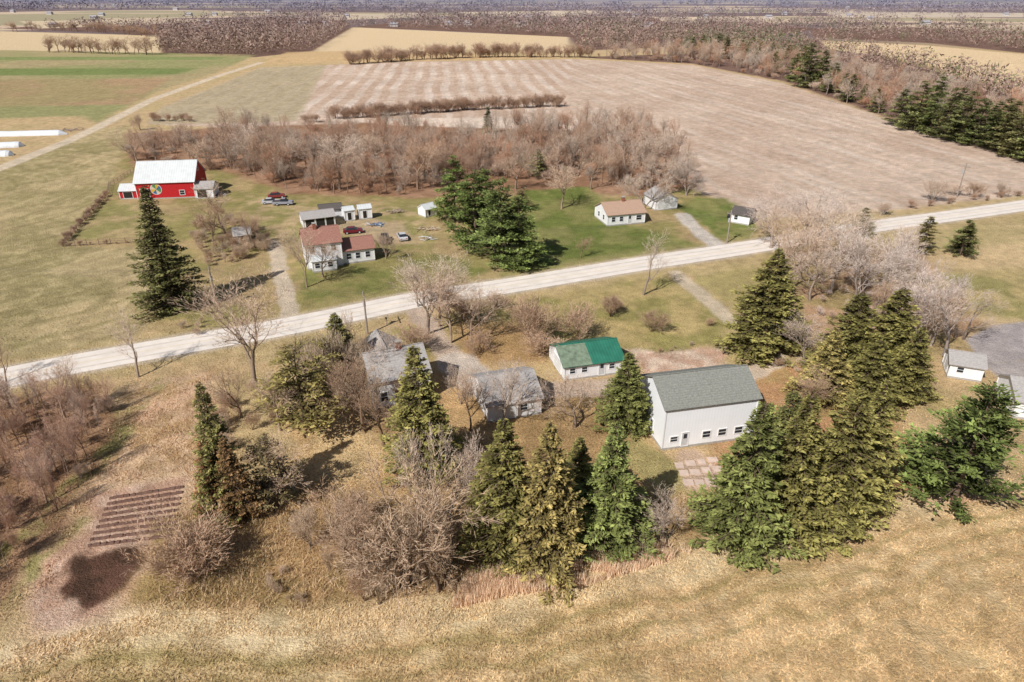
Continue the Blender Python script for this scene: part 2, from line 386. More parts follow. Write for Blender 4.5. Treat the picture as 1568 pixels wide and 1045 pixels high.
oak=[gen_bare('spreading_tree_%d'%i,30+i,5,4,.26,.0012,ang=(.4,.9),r0=.036,upb=.04,pk=.3) for i in range(2)]
lite=[gen_bare('bare_tree_lite_%d'%i,40+i,5,1,.22+.02*i,.0018,r0=.02) for i in range(5)]
shrub=[gen_bare('shrub_%d'%i,60+i,4,9,.33,.0020,ang=(.3,.7),r0=.02) for i in range(4)]
M_bark2=plain('conifer_bark',(.16,.11,.08),.9)
def gen_con(name,seed,nlev=34,nb=9,R=.24,power=.85,droop=.25,clump=False,dens=1.,base=.05,spray=.034,gap=.12,trunkr=.013):
    g=np.random.default_rng(seed);Ps=[];Ds=[];Cs=[];Ls=[];br=[]
    pz=g.uniform(0,6.28,3)
    for li in range(nlev):
        z=base+(.97-base)*(li/(nlev-1))**.93
        prof=(1-z)**power*min(1,(z-base+.05)/.13+.45)
        n=max(3,int(nb*(.55+.45*(1-z))))
        for k in range(n):
            if g.random()<gap: continue
            az=g.uniform(0,2*math.pi)
            lob=1+.14*math.sin(az*2+pz[0]+z*5)+.11*math.sin(az*3+pz[1]-z*9)
            L=(R*prof*g.uniform(.66,1.12)*lob)+.012
            if g.random()<.06: L*=1.15
            zz=z+g.uniform(-.012,.012);m=int((10+L*230)*dens)
            if clump:
                nc=max(2,int(3+L*34));t0=g.uniform(.25,1,nc);ct=g.integers(0,nc,m);t=t0[ct]
            else: t=g.uniform(.12,1,m)**.75
            out=np.array([math.cos(az),math.sin(az),0]);side=np.array([-out[1],out[0],0])
            zf=(-droop*t+ (.6*droop)*t**3)*L if not clump else (.10*t+.18*t*t-droop*t)*L
            if clump:
                so=(g.uniform(-.28,.28,nc)*L)[ct];cen=out*(t*L)[:,None]+side*so[:,None]
                off=g.normal(0,1,(m,3))*np.array([.015,.015,.009]);pos=cen+off;pos[:,2]+=zz+zf
                d=off/np.linalg.norm(off,axis=1)[:,None]+out*.5+np.array([0,0,.5])+g.normal(0,.3,(m,3))
            else:
                so=g.uniform(-1,1,m)*(L*.36*(1.1-t)+.008)
                pos=out*(t*L)[:,None]+side*so[:,None];pos[:,2]+=zz+zf+g.normal(0,.006,m)
                d=out+side*(np.sign(so)*.9)[:,None]+g.normal(0,.45,(m,3));d[:,2]+=.1
            d/=np.linalg.norm(d,axis=1)[:,None]
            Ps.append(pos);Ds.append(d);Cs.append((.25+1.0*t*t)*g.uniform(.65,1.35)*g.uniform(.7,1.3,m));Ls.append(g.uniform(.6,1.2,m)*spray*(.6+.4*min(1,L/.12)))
            tip=out*L*.92;br.append((0,0,zz,tip[0],tip[1],zz+(zf[-1] if len(zf) else 0),.0032,.001))
    Pn=np.concatenate(Ps);D=np.concatenate(Ds);Cc=np.concatenate(Cs);Ln=np.concatenate(Ls);n=len(Pn)
    rv=g.normal(0,.45,(n,3))+np.array([0,0,1]);S=np.cross(D,rv);S/=np.linalg.norm(S,axis=1)[:,None]+1e-9
    W=Ln*g.uniform(.13,.25,n)
    A=Pn-D*(Ln*.45)[:,None];B=Pn+D*(Ln*.55)[:,None]
    V=np.stack([A,Pn+S*W[:,None],B,Pn-S*W[:,None]],1).reshape(-1,3)
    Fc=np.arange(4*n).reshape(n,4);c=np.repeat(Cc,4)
    br.append((0,0,-.01,0,0,.5,trunkr,trunkr*.6));br.append((0,0,.5,0,0,.99,trunkr*.6,.001))
    br=np.array(br);V2,F2=tubes(br[:,:3],br[:,3:6],br[:,6],br[:,7],4)
    Vt=np.concatenate([V,V2]);Ft=np.concatenate([Fc,F2+len(V)]);ct=np.concatenate([c,np.full(len(V2),.55)])
    mi=np.concatenate([np.zeros(len(Fc)),np.ones(len(F2))])
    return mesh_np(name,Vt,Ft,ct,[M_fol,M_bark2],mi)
spruce=[gen_con('spruce_%d'%i,100+i,nlev=38,nb=12,R=.24,power=.74+.06*(i%3),droop=.2,gap=.11,spray=.027,dens=1.2) for i in range(5)]
pine=[gen_con('pine_%d'%i,120+i,nlev=20,nb=8,R=.25,power=.62,droop=.1,clump=True,dens=2.4,gap=.2,spray=.029) for i in range(4)]
thin=[gen_con('thin_pine_%d'%i,140+i,nlev=17,nb=6,R=.25,power=.5,droop=.02,clump=True,dens=1.4,gap=.3,base=.15,spray=.032) for i in range(2)]
def inst(name,me,x,y,h,w,tint,parent=None,nom=.8):
    o=bpy.data.objects.new(name,me);o.location=(x,y,0)
    s=w/nom;o.scale=(s*random.uniform(.9,1.1),s*random.uniform(.9,1.1),h)
    tl=.05 if nom>.5 else .015
    o.rotation_euler=(random.uniform(-tl,tl),random.uniform(-tl,tl),random.uniform(0,6.28));j=random.uniform(.85,1.15)
    o.color=(tint[0]*j,tint[1]*j,tint[2]*j,1);return link(o,parent)
def tree(name,kinds,u,vb,vt,w,tint,nom):
    x,y=G(u,vb);h=HT(u,vb,vt);inst(name,random.choice(kinds),x,y,h,w*MPP(u,(vb+vt)/2),tint,None,nom)
GP1=(.215,.27,.08);OL=(.29,.26,.085);DK=(.19,.185,.07);OLY=(.40,.33,.12);BR=(.38,.19,.09)
con=[('spruce_tree',spruce,265,472,283,84,DK),
('pine_tree',pine,697,338,238,62,GP1),('pine_tree',pine,728,372,262,78,GP1),('pine_tree',pine,768,402,272,92,(.23,.28,.09)),('pine_tree',pine,793,408,300,76,GP1),('pine_tree',pine,745,350,258,64,GP1),
('spruce_tree',spruce,1165,536,380,112,OL),('spruce_tree',spruce,1290,570,448,106,OL),('spruce_tree',spruce,1345,580,440,108,OL),('spruce_tree',spruce,1258,610,505,90,OLY),('spruce_tree',spruce,1380,612,500,84,OL),('spruce_tree',spruce,1320,620,520,100,OL),
('spruce_tree',spruce,650,728,526,114,OL),('spruce_tree',spruce,525,585,478,78,OL),
('pine_tree',thin,468,655,530,120,OLY),('pine_tree',thin,505,610,520,90,OLY),
('spruce_tree',spruce,352,785,585,78,(.27,.25,.09)),('spruce_tree',spruce,338,790,672,62,BR),('spruce_tree',spruce,372,795,668,66,(.36,.22,.10)),('pine_tree',thin,425,775,668,90,(.28,.22,.11)),
('spruce_tree',spruce,955,656,538,84,(.24,.25,.08)),
('spruce_tree',spruce,770,850,640,136,OL),('spruce_tree',spruce,835,862,645,130,(.34,.27,.10)),('spruce_tree',spruce,930,832,652,142,(.24,.27,.085)),('spruce_tree',spruce,880,800,668,100,OL),
('spruce_tree',spruce,1128,828,612,136,(.25,.27,.085)),('spruce_tree',spruce,1195,812,600,130,OL),('spruce_tree',spruce,1262,806,592,130,OL),('spruce_tree',spruce,1305,768,580,116,OL),('spruce_tree',spruce,1185,740,598,110,(.26,.26,.09)),
('pine_tree',pine,1458,772,592,156,(.22,.27,.08)),
('pine_tree',pine,1412,386,332,46,OLY),('pine_tree',pine,1470,392,337,52,(.27,.28,.10)),('pine_tree',pine,1318,362,318,34,(.25,.26,.10)),
('spruce_tree',spruce,748,205,163,24,(.18,.2,.09)),('spruce_tree',spruce,798,218,188,16,(.2,.2,.09)),('pine_tree',thin,822,272,232,34,(.27,.27,.11)),('pine_tree',thin,800,322,288,34,(.32,.28,.12))]
for n,k,u,vb,vt,w,t in con: tree(n,k,u,vb,vt,w,t,.48)
T1=(.54,.40,.295);T2=(.57,.45,.36);T3=(.44,.30,.205);T4=(.58,.48,.42)
bl=[(392,592,428,150,T1),(212,578,480,86,T2),(655,512,385,120,T2),(690,525,400,100,T1),(722,525,422,90,T1),(640,470,395,60,T2),(672,500,410,80,T3),
(470,440,345,66,T1),(495,425,360,60,T1),(592,396,348,44,T1),(985,452,352,76,T2),(350,368,268,84,T1),(328,380,295,60,T3),(385,380,320,50,T3),
(210,252,193,60,T1),(240,240,200,50,T1),(300,262,212,60,T1),
(540,905,760,130,T3),(440,765,640,110,T1),(690,800,640,120,T2),(560,660,530,110,T3),(590,600,500,70,T2),(590,690,570,100,T3),
(880,655,572,110,T1),(770,655,560,110,T2),(1015,835,745,86,T2),(720,660,570,80,T3),
(1180,380,290,90,T4),(1225,375,285,100,T4),(1260,405,300,90,T2),(1240,460,370,90,T2),(1300,480,350,110,T4),(1350,440,340,110,T4),(1280,425,330,80,T2),(1330,500,400,100,T2),(1400,520,410,110,T4),(1445,545,420,110,T4),(1475,520,430,80,T2),(1200,420,335,80,T2),(1420,480,390,80,T4),(1375,400,345,60,T2),
(1215,440,330,100,T1),(1270,450,345,100,T4),(1320,455,360,100,T1),(1370,480,380,100,T4),(1390,540,430,90,T1),(1245,400,300,80,T4),(1190,400,310,80,T1),(1300,400,320,90,T2),(1425,530,430,90,T4),(1345,520,420,80,T3),
(860,320,250,70,T1),(985,320,255,80,T2),(905,290,225,60,T1),(1020,300,235,76,T2),(790,290,225,64,T1),(1050,300,240,60,T4),(960,270,180,80,T2),(1000,262,185,70,T2),(420,270,195,80,T1),(520,290,200,80,T2),(580,270,190,70,T1),(640,290,205,80,T3),(720,240,180,60,T2),(870,250,185,60,T3),(380,255,185,70,T2),
(890,395,360,38,T3),(1505,130,96,52,T2),(100,640,545,80,T1),(40,640,555,80,T2),(10,585,520,60,T3),
(430,660,560,80,T1),(370,640,560,70,T3),(1240,640,560,70,T3),(1230,560,480,80,T2),(705,620,560,60,T2)]
for u,vb,vt,w,t in bl: tree('bare_tree',bare,u,vb,vt,w,t,.8)
tree('spreading_bare_tree',oak[:1],618,892,690,225,(.50,.36,.25),.8);tree('spreading_bare_tree',oak[1:],672,905,770,120,(.46,.33,.23),.8)
sl=[(885,525,465,74,T3),(820,525,450,80,T3),(800,495,462,50,T3),(935,485,445,38,T3),(945,478,455,30,T3),(997,508,468,44,T3),(285,880,790,130,T3),(310,870,800,110,T3),(215,200,172,20,T1),(1085,500,485,18,T3),(830,545,500,70,T3),(1428,310,270,40,T2),(1460,300,278,30,T2),(1490,302,278,30,T3),(1350,330,305,30,T2),(1530,300,275,30,T2),(1405,510,480,30,T3),
(740,540,505,60,T3),(760,470,445,50,T3),(640,540,490,70,T3),(690,470,440,50,T3),(710,490,455,60,T3),(620,620,560,60,T3)]
for u,vb,vt,w,t in sl: tree('bare_shrub',shrub,u,vb,vt,w,t,.8)
def mass(name,kinds,poly,spacing,h,wf,tints,seed,nom=.8,shr=0):
    p=link(bpy.data.objects.new(name,None));X,Y=scatter(poly,spacing,seed)
    for i,(x,y) in enumerate(zip(X,Y)):
        k=shrub if random.random()<shr else kinds
        hh=random.uniform(*h)*(.4 if k is shrub else 1)
        inst('tree_%d'%i,random.choice(k),x,y,hh,hh*wf*(1.7 if k is shrub else 1)*random.uniform(.7,1.3),random.choice(tints),p,nom)
    return len(X)
W1=[(.50,.36,.27),(.43,.29,.21),(.54,.42,.33),(.50,.30,.20),(.46,.37,.30)]
BT=[(.44,.30,.2),(.50,.37,.26),(.54,.42,.31)]
mass('bare_woodland',bare+lite,[(345,262),(340,205),(480,212),(600,205),(760,215),(850,200),(960,195),(1030,215),(1065,285),(980,292),(850,280),(780,275),(690,285),(620,300),(540,300),(440,292)],3.7,(5.5,12.5),.62,W1,3,shr=.45)
mass('bare_woodland',lite,[(190,250),(195,222),(330,215),(340,250),(330,262)],4.4,(5,9),.8,W1,4,shr=.4)
mass('brush_woodland',bare+lite,[(-120,640),(80,615),(180,620),(150,690),(105,770),(50,850),(-120,960)],2.1,(4.5,8),.42,[(.56,.37,.28),(.48,.31,.22),(.58,.44,.35)],5,shr=.4)
mass('treeline_woodland',lite,BELTS[3],7.2,(7,15),.75,W1,6,shr=.3)
mass('bramble_thicket',shrub+lite[:2],[(470,830),(560,790),(700,840),(700,910),(620,935),(500,925)],2.3,(3,6),.5,BT,7)
mass('bramble_thicket',shrub,[(310,640),(380,600),(440,620),(420,690),(350,700)],2.6,(3,8),.45,BT,8)
mass('bramble_thicket',shrub,[(290,350),(340,330),(430,370),(410,400),(320,410),(290,385)],2.6,(5,9),.45,BT,9)
mass('bramble_thicket',shrub+lite[:2],[(510,560),(560,545),(580,640),(540,670),(490,620)],2.5,(6,12),.45,BT,19)
mass('bramble_thicket',shrub,[(250,500),(330,475),(380,490),(300,515)],3.4,(3,5),.5,BT,20)
mass('bramble_thicket',shrub,[(240,880),(330,860),(440,880),(500,930),(300,935)],2.4,(1.5,4),.6,BT,21)
mass('bramble_thicket',shrub,[(380,690),(470,730),(500,800),(420,830),(390,760)],2.8,(2,5),.6,BT,22)
mass('bramble_thicket',shrub,[(1180,560),(1250,555),(1350,640),(1380,690),(1230,640)],3.2,(2,5),.6,BT,23)
mass('bramble_thicket',shrub,[(1200,400),(1400,410),(1480,510),(1400,550),(1240,480)],3.6,(3,6),.6,[T4,T2,T1],24)
def hedge(name,kinds,pts,sp,h,tints,jit=1.5):
    p=link(bpy.data.objects.new(name,None));W=GP(pts);i=0
    for a,b in zip(W[:-1],W[1:]):
        L=math.hypot(b[0]-a[0],b[1]-a[1]);n=int(L/sp)
        for k in range(n):
            t=(k+random.random())/n;hh=random.uniform(*h);i+=1
            inst('bush_%d'%i,random.choice(kinds),a[0]+(b[0]-a[0])*t+random.uniform(-jit,jit),a[1]+(b[1]-a[1])*t+random.uniform(-jit,jit),hh,hh*random.uniform(.8,1.3),random.choice(tints),p)
HB=[(.42,.28,.2),(.46,.32,.23),(.37,.24,.17)]
hedge('hedgerow',shrub+lite,[(508,183),(620,176),(720,169),(862,163)],.8,(3,7),HB,2.)
hedge('hedgerow',shrub+lite,[(535,99),(640,92),(740,88),(900,88)],1.8,(5,13),HB,4)
hedge('hedgerow',shrub,[(228,186),(290,186)],1.6,(2.5,4),HB)
hedge('hedgerow',shrub,[(460,188),(490,187)],1.6,(2.5,4),HB)
hedge('hedgerow',lite,[(65,80),(110,80),(140,82),(235,84)],3.2,(7,16),HB,7)
hedge('hedgerow',lite,[(0,50),(80,47),(180,52),(245,58)],6,(9,15),HB,6)
hedge('hedgerow',shrub,[(1340,330),(1400,318),(1568,300),(1700,285)],5,(1.5,3),HB,1)
pn=link(bpy.data.objects.new('treeline_pines',None))
PT_=[(.21,.235,.085),(.24,.25,.10),(.28,.26,.11)]
for u,vb,vt in [(1375,192,130),(1400,200,118),(1422,206,128),(1445,212,122),(1468,218,135),(1490,222,140),(1512,228,148),(1535,234,152),(1558,242,160),(1582,250,166),(1425,190,112),(1460,196,124),(1500,206,140),(1530,214,146),(1560,222,152),(1600,240,165),(1630,262,175),(1235,134,62),(1215,125,70),(1255,134,72),(1225,122,60),(1185,112,72),(1272,142,95),(1300,156,112),(1060,84,52),(1085,86,54),(1110,90,52),(1135,92,55),(1160,98,60),(1100,78,50),(1075,76,50),(1125,80,52),(1150,84,54),(1180,92,60),(1205,98,62),(1050,74,52),(1290,150,105),(1340,172,130),(1320,160,120),(1600,220,150)]:
    x,y=G(u,vb);h=HT(u,vb,vt)*random.uniform(.78,.98);inst('pine',random.choice(pine),x,y,h,h*random.uniform(.65,.9),random.choice(PT_),pn,.48)
# ------------------------------------------------------------ distant canopy
def canopy(name,polys,seed,q=30):
    g=np.random.default_rng(seed);Xs=[];Ys=[];Cs=[];Hs=[]
    for px,n,hh,cols in polys:
        us=[p[0] for p in px];vs=[p[1] for p in px]
        U=g.uniform(min(us),max(us),n*3);Vv=g.uniform(min(vs),max(vs),n*3);k=inside(U,Vv,px);U=U[k][:n];Vv=Vv[k][:n]
        W=np.array([G(a,b) for a,b in zip(U,Vv)]).reshape(-1,2)
        k=(W[:,1]<850)|(fieldnoise(W[:,0],W[:,1])<.50);W=W[k]
        Xs.append(W[:,0]);Ys.append(W[:,1]);ci=g.integers(0,len(cols),len(W));Cs.append(np.array([np.asarray(c) for c in cols])[ci]);Hs.append(g.uniform(hh[0],hh[1],len(W))*g.choice([.7,1,1.2],len(W)))
    X=np.concatenate(Xs);Y=np.concatenate(Ys);Cc=np.concatenate(Cs);Hh=np.concatenate(Hs);N=len(X)
    rad=Hh*.42*(1+np.clip((Y-700)/1200,0,2.))
    d=g.normal(0,1,(N,q,3));d/=np.linalg.norm(d,axis=2)[...,None];rr=g.uniform(.6,1.05,(N,q,1))
    sc=np.stack([rad,rad,Hh*.42],1)[:,None,:]
    cen=np.stack([X,Y,Hh*.56],1)[:,None,:]+d*rr*sc
    a=g.normal(0,1,(N,q,3));a/=np.linalg.norm(a,axis=2)[...,None];b=np.cross(a,g.normal(0,1,(N,q,3)));b/=np.linalg.norm(b,axis=2)[...,None]
    s=(rad*.2)[:,None,None]*g.uniform(.5,1.2,(N,q,1));s2=s*.35
    V=np.stack([cen-a*s,cen+b*s2,cen+a*s,cen-b*s2],2).reshape(-1,3)
    V[:,2]=np.maximum(V[:,2],.05)
    hz=sst(450,2600,Y)[:,None]*.9;hazec=C(134,134,156)  # atmospheric haze baked into the crown vertex colours by world Y
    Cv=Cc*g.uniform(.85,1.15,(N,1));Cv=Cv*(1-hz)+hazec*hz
    col=np.repeat((Cv[:,None,:]*g.uniform(.85,1.15,(N,q,1))).reshape(-1,3),4,axis=0)
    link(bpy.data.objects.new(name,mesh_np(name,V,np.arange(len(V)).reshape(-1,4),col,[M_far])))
BRN=[C(160,134,120),C(150,122,110),C(168,142,126),C(142,120,108)];GRN=[C(112,116,80),C(124,122,86)]
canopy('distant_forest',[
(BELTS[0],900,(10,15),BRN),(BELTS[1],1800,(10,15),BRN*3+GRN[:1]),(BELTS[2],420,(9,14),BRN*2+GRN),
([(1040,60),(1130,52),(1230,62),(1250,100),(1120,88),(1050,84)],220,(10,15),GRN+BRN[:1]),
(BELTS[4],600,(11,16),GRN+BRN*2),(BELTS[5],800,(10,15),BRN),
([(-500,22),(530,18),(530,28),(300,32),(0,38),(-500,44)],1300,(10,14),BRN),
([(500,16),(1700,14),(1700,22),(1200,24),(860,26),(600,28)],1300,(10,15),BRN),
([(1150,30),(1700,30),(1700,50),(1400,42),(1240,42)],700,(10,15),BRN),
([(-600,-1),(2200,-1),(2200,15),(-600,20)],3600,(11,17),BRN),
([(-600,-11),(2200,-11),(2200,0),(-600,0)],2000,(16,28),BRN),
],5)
fm=MB();g=np.random.default_rng(2)
for _ in range(40):
    u=g.uniform(0,1568);v=g.uniform(10,42);x,y=G(u,v);s=g.uniform(4,7)
    fm.box(x-s,x+s,y-4,y+4,0,3.4,0);fm.loft([(x-s,y-5,3.4),(x-s,y+5,3.4),(x-s,y,6)],[(x+s,y-5,3.4),(x+s,y+5,3.4),(x+s,y,6)],1)
fm.obj('distant_farmsteads',[plain('far_wall',C(195,190,192)),plain('far_roof',C(160,158,164))])
# ------------------------------------------------------------ grass blades
def blades(name,X,Y,h,w,colf,lean=.35,seed=1):
    g=np.random.default_rng(seed);n=len(X);a=g.uniform(0,6.283,n);hh=g.uniform(h[0],h[1],n);ww=g.uniform(w[0],w[1],n)
    P=np.stack([X,Y,np.zeros(n)],1);S=np.stack([np.cos(a),np.sin(a),np.zeros(n)],1)*ww[:,None]
    T=P+np.stack([g.normal(0,lean,n)*hh,g.normal(0,lean,n)*hh,hh],1)
    V=np.stack([P-S,P+S,T],1).reshape(-1,3)
    link(bpy.data.objects.new(name,mesh_np(name,V,np.arange(3*n).reshape(-1,3),np.repeat(colf,3,axis=0),[M_grass])))
n=200000;U=rng.uniform(-150,1720,n);Vv=rng.uniform(440,1150,n);W=np.array([G(a,b) for a,b in zip(U,Vv)])
X,Y=W[:,0],W[:,1];k=(dline(X,Y,ROADS)>4.6)
for ln,w,c in DRIVES: k&=dline(X,Y,ln)>w+.2
k&=~inside(X,Y,GP([(40,980),(95,850),(158,740),(295,730),(262,800),(205,960)]));k&=~inside(X,Y,GP([(1470,520),(1520,490),(1700,470),(1700,650),(1560,605)]))
k&=fbm(X,Y,3,61)>.38
X,Y=X[k],Y[k];cc=ground_color(X,Y)*rng.uniform(.7,1.35,(len(X),1))
blades('short_grass',X,Y,(.08,.28),(.03,.07),cc,.8,3)
X,Y=scatter([(690,935),(715,885),(800,868),(900,850),(1020,835),(1060,850),(900,898),(780,915)],.085,4)
k=fbm(X,Y,2.5,88)>.3;X,Y=X[k],Y[k]
blades('tall_grass',X,Y,(.6,1.6),(.02,.045),C(240,212,180)*rng.uniform(.85,1.3,(len(X),1)),.18,5)
X,Y=scatter([(0,1030),(0,1000),(200,945),(440,935),(700,915),(900,885),(1150,830),(1380,770),(1380,790),(1150,855),(900,915),(700,955),(430,975),(200,975)],.14,6)
k=fbm(X,Y,2.,98)>.4;X,Y=X[k],Y[k]
blades('verge_grass',X,Y,(.12,.35),(.02,.06),C(234,208,164)*rng.uniform(.75,1.2,(len(X),1)),.6,6)
X,Y=scatter([(230,800),(470,740),(700,800),(740,900),(480,935),(240,935)],.17,7)
k=fbm(X,Y,2.5,91)>.42;X,Y=X[k],Y[k]
blades('weedy_grass',X,Y,(.2,.7),(.02,.05),C(212,182,142)*rng.uniform(.7,1.3,(len(X),1)),.5,7)
X,Y=scatter([(60,900),(170,640),(330,570),(350,700),(230,780),(140,900)],.25,8)
k=fbm(X,Y,2.5,92)>.5;X,Y=X[k],Y[k]
k=~inside(X,Y,GP([(60,960),(95,850),(158,740),(295,730),(262,800),(205,960)]));X,Y=X[k],Y[k]
blades('weedy_grass',X,Y,(.15,.5),(.03,.06),C(216,184,148)*rng.uniform(.75,1.25,(len(X),1)),.5,8)
# ------------------------------------------------------------ garden bed
gb=MB();q=GP([(132,842),(262,826),(282,742),(170,760)])
for i in range(9):
    t=(i+.3)/9;t2=t+.055
    def L(a,b,t): return (a[0]+(b[0]-a[0])*t,a[1]+(b[1]-a[1])*t)
    a,b_=L(q[0],q[3],t),L(q[1],q[2],t);c2,d2=L(q[0],q[3],t2),L(q[1],q[2],t2);N=26
    for k in range(N):
        s0,s1=k/N,(k+1)/N;p=[L(a,b_,s0),L(a,b_,s1),L(c2,d2,s1),L(c2,d2,s0)];hh=random.uniform(.12,.24)
        j=lambda p:(p[0]+random.uniform(-.05,.05),p[1]+random.uniform(-.05,.05))
        p=[j(x) for x in p];m_=[(p[0][0]*.7+p[3][0]*.3,p[0][1]*.7+p[3][1]*.3),(p[1][0]*.7+p[2][0]*.3,p[1][1]*.7+p[2][1]*.3),(p[1][0]*.3+p[2][0]*.7,p[1][1]*.3+p[2][1]*.7),(p[0][0]*.3+p[3][0]*.7,p[0][1]*.3+p[3][1]*.7)]
        gb.loft([(x,y,.004) for x,y in p],[(x,y,hh) for x,y in m_],0)
gb.obj('garden_bed',[plain('tilled_soil',C(112,84,72),.95,.7,1.3,3)])
# ------------------------------------------------------------ buildings
M_glass=plain('window_glass',(.03,.035,.045),.15,.9,1.1);M_trim=plain('white_trim',(.8,.8,.79),.6,.95,1.03)
M_white=plain('white_siding',(.82,.82,.83),.6,.92,1.04,1.,lines=.22,linedir=2,linelo=.9)
M_whitem=plain('white_metal_siding',(.88,.89,.91),.5,.96,1.02,.6,lines=.4,linedir=0,linelo=.94)
M_red=plain('red_barn_boards',(.50,.02,.025),.6,.85,1.1,1.5,lines=.3,linedir=0,linelo=.8)
M_found=plain('concrete_foundation',(.4,.38,.35),.9)
M_rwhite=plain('white_metal_roof',(.66,.68,.68),.45,.88,1.04,.8,lines=.6,linedir=0,linelo=.84)
M_rgreen=plain('green_metal_roof',(.035,.18,.12),.5,.8,1.12,.8,lines=.45,linedir=0,linelo=.7)
M_rgray=plain('gray_shingles',C(138,138,130),.95,.7,1.25,5,lines=.3,linedir=1,linelo=.8)
M_rlg=plain('light_gray_shingles',C(172,166,162),.95,.75,1.15,4,lines=.3,linedir=1,linelo=.82)
M_rbrown=plain('red_brown_shingles',C(158,112,98),.95,.75,1.2,4,lines=.3,linedir=1,linelo=.82)
M_rtan=plain('tan_shingles',C(180,148,126),.95,.8,1.15,4,lines=.3,linedir=1,linelo=.85)
M_rdark=plain('dark_shingles',C(95,88,84),.95,.8,1.15,4)
M_brick=plain('chimney_brick',(.3,.12,.08),.9,.7,1.2,8)
M_door=plain('door_panel',(.55,.55,.56),.6);M_open=plain('dark_opening',(.03,.025,.02));M_gdoor=plain('garage_door',(.66,.66,.65),.6)
def building(name,pl,pr,depth,wh,rh,wall,roof,ridge='x',L=None,over=.35,openings=(),chim=None,parent=None,offset=None):
    if parent is None:
        A=G(*pl);B=G(*pr);ang=math.atan2(B[1]-A[1],B[0]-A[0])
        L=L or math.hypot(B[0]-A[0],B[1]-A[1])
        e=link(bpy.data.objects.new(name,None));e.location=(A[0],A[1],0);e.rotation_euler[2]=ang
        ox,oy=0,0;pre=''
    else: e=parent;ox,oy=offset;pre=name+'_'
    W,Ln=(depth,L) if ridge=='x' else (L,depth)
    mp=(lambda a,b,z:(ox+b,oy+a,z)) if ridge=='x' else (lambda a,b,z:(ox+a,oy+b,z))
    top=[(0,wh),(W/2,rh),(W,wh)]
    prof=[(0,0)]+top+[(W,0)]
    m=MB();m.loft([mp(a,0,z) for a,z in prof],[mp(a,Ln,z) for a,z in prof],0);m.obj(pre+'walls',[wall],e)
    m=MB();th=.14;n=len(top)
    for i in range(n-1):
        (a0,z0),(a1,z1)=top[i],top[i+1];dx,dz=a1-a0,z1-z0;l=math.hypot(dx,dz);dx/=l;dz/=l
        if i==0:a0-=dx*over;z0-=dz*over
        if i==n-2:a1+=dx*over;z1+=dz*over
        nx,nz=-dz,dx;lo=.015
        Q=[(a0+nx*lo,z0+nz*lo),(a1+nx*lo,z1+nz*lo),(a1+nx*th,z1+nz*th),(a0+nx*th,z0+nz*th)]
        m.loft([mp(a,-over,z) for a,z in Q],[mp(a,Ln+over,z) for a,z in Q],0)
    P0=mp(W/2,-over,rh+th*1.25);P1=mp(W/2,Ln+over,rh+th*1.25);m.cyl(P0,P1,.07,n=6)
    m.obj(pre+'roof',[roof],e)
    m=MB();f=.03;LX=L;m.box(ox-f,ox+LX+f,oy-f,oy+depth+f,0,.3,0);m.obj(pre+'foundation',[M_found],e)
    t=MB()
    for cx in(0,LX):
        for cy in(0,depth): t.box(ox+cx-.07,ox+cx+.07,oy+cy-.07,oy+cy+.07,.3,wh-.12,0)
    gl=MB()
    for face,p,z,w,h,kind in openings:
        def bx(mb,p0,p1,z0,z1,pr,mi=0):
            if face=='f': mb.box(ox+p0,ox+p1,oy-pr,oy+.05,z0,z1,mi)
            elif face=='l': mb.box(ox-pr,ox+.05,oy+p0,oy+p1,z0,z1,mi)
            else: mb.box(ox+LX-.05,ox+LX+pr,oy+p0,oy+p1,z0,z1,mi)
        k=.1
        bx(t,p-k,p+w+k,z-k,z,.06);bx(t,p-k,p+w+k,z+h,z+h+k,.06);bx(t,p-k,p,z,z+h,.055);bx(t,p+w,p+w+k,z,z+h,.055)
        if kind=='w':
            bx(gl,p,p+w,z,z+h,.02);bx(t,p,p+w,z+h/2-.025,z+h/2+.025,.04)
        elif kind=='d': bx(gl,p,p+w,z,z+h,.025,1);bx(gl,p+w*.22,p+w*.78,z+h*.55,z+h*.9,.035,0)
        elif kind=='o': bx(gl,p,p+w,z,z+h,.025,2)
        elif kind=='g':
            bx(gl,p,p+w,z,z+h,.02,3)
            for i in range(1,4): bx(t,p,p+w,z+h*i/4-.02,z+h*i/4+.02,.03)
    t.obj(pre+'trim',[M_trim],e)
    if gl.v: gl.obj(pre+'windows_and_doors',[M_glass,M_door,M_open,M_gdoor],e)
    if chim:
        m=MB();m.box(ox+chim[0],ox+chim[0]+.7,oy+chim[1],oy+chim[1]+.7,wh,rh+1,0);m.box(ox+chim[0]-.06,ox+chim[0]+.76,oy+chim[1]-.06,oy+chim[1]+.76,rh+1,rh+1.12,1);m.obj(pre+'chimney',[M_brick,M_found],e)
    return e
building('white_pole_barn',(1013,690),(1150,671),8,6,8.1,M_whitem,M_rgray,openings=[('f',1.0,1.1,.9,.7,'w'),('f',2.5,.3,.8,1.9,'d'),('f',5.2,1.1,1.,.9,'w'),('f',7.3,1.1,1.,.9,'w'),('f',9.5,1.1,1.,.9,'w'),('l',3,.3,1,2.1,'d')])
e=building('green_roof_garage',(864,584),(952,572),7,2.4,3.9,M_white,M_rgreen,openings=[('f',.8,1.1,.8,.8,'w'),('f',2.6,1.1,.8,.8,'w'),('f',5.2,.3,.9,1.9,'d'),('f',6.8,1.1,.8,.8,'w'),('l',1.6,.3,3.2,2.,'g')])
sl_=math.hypot(3.5,1.5);nz=3.5/sl_;ny=-1.5/sl_
def rp_(x,s,o): return (x,s*3.5/sl_+ny*o,2.4+s*1.5/sl_+nz*o)
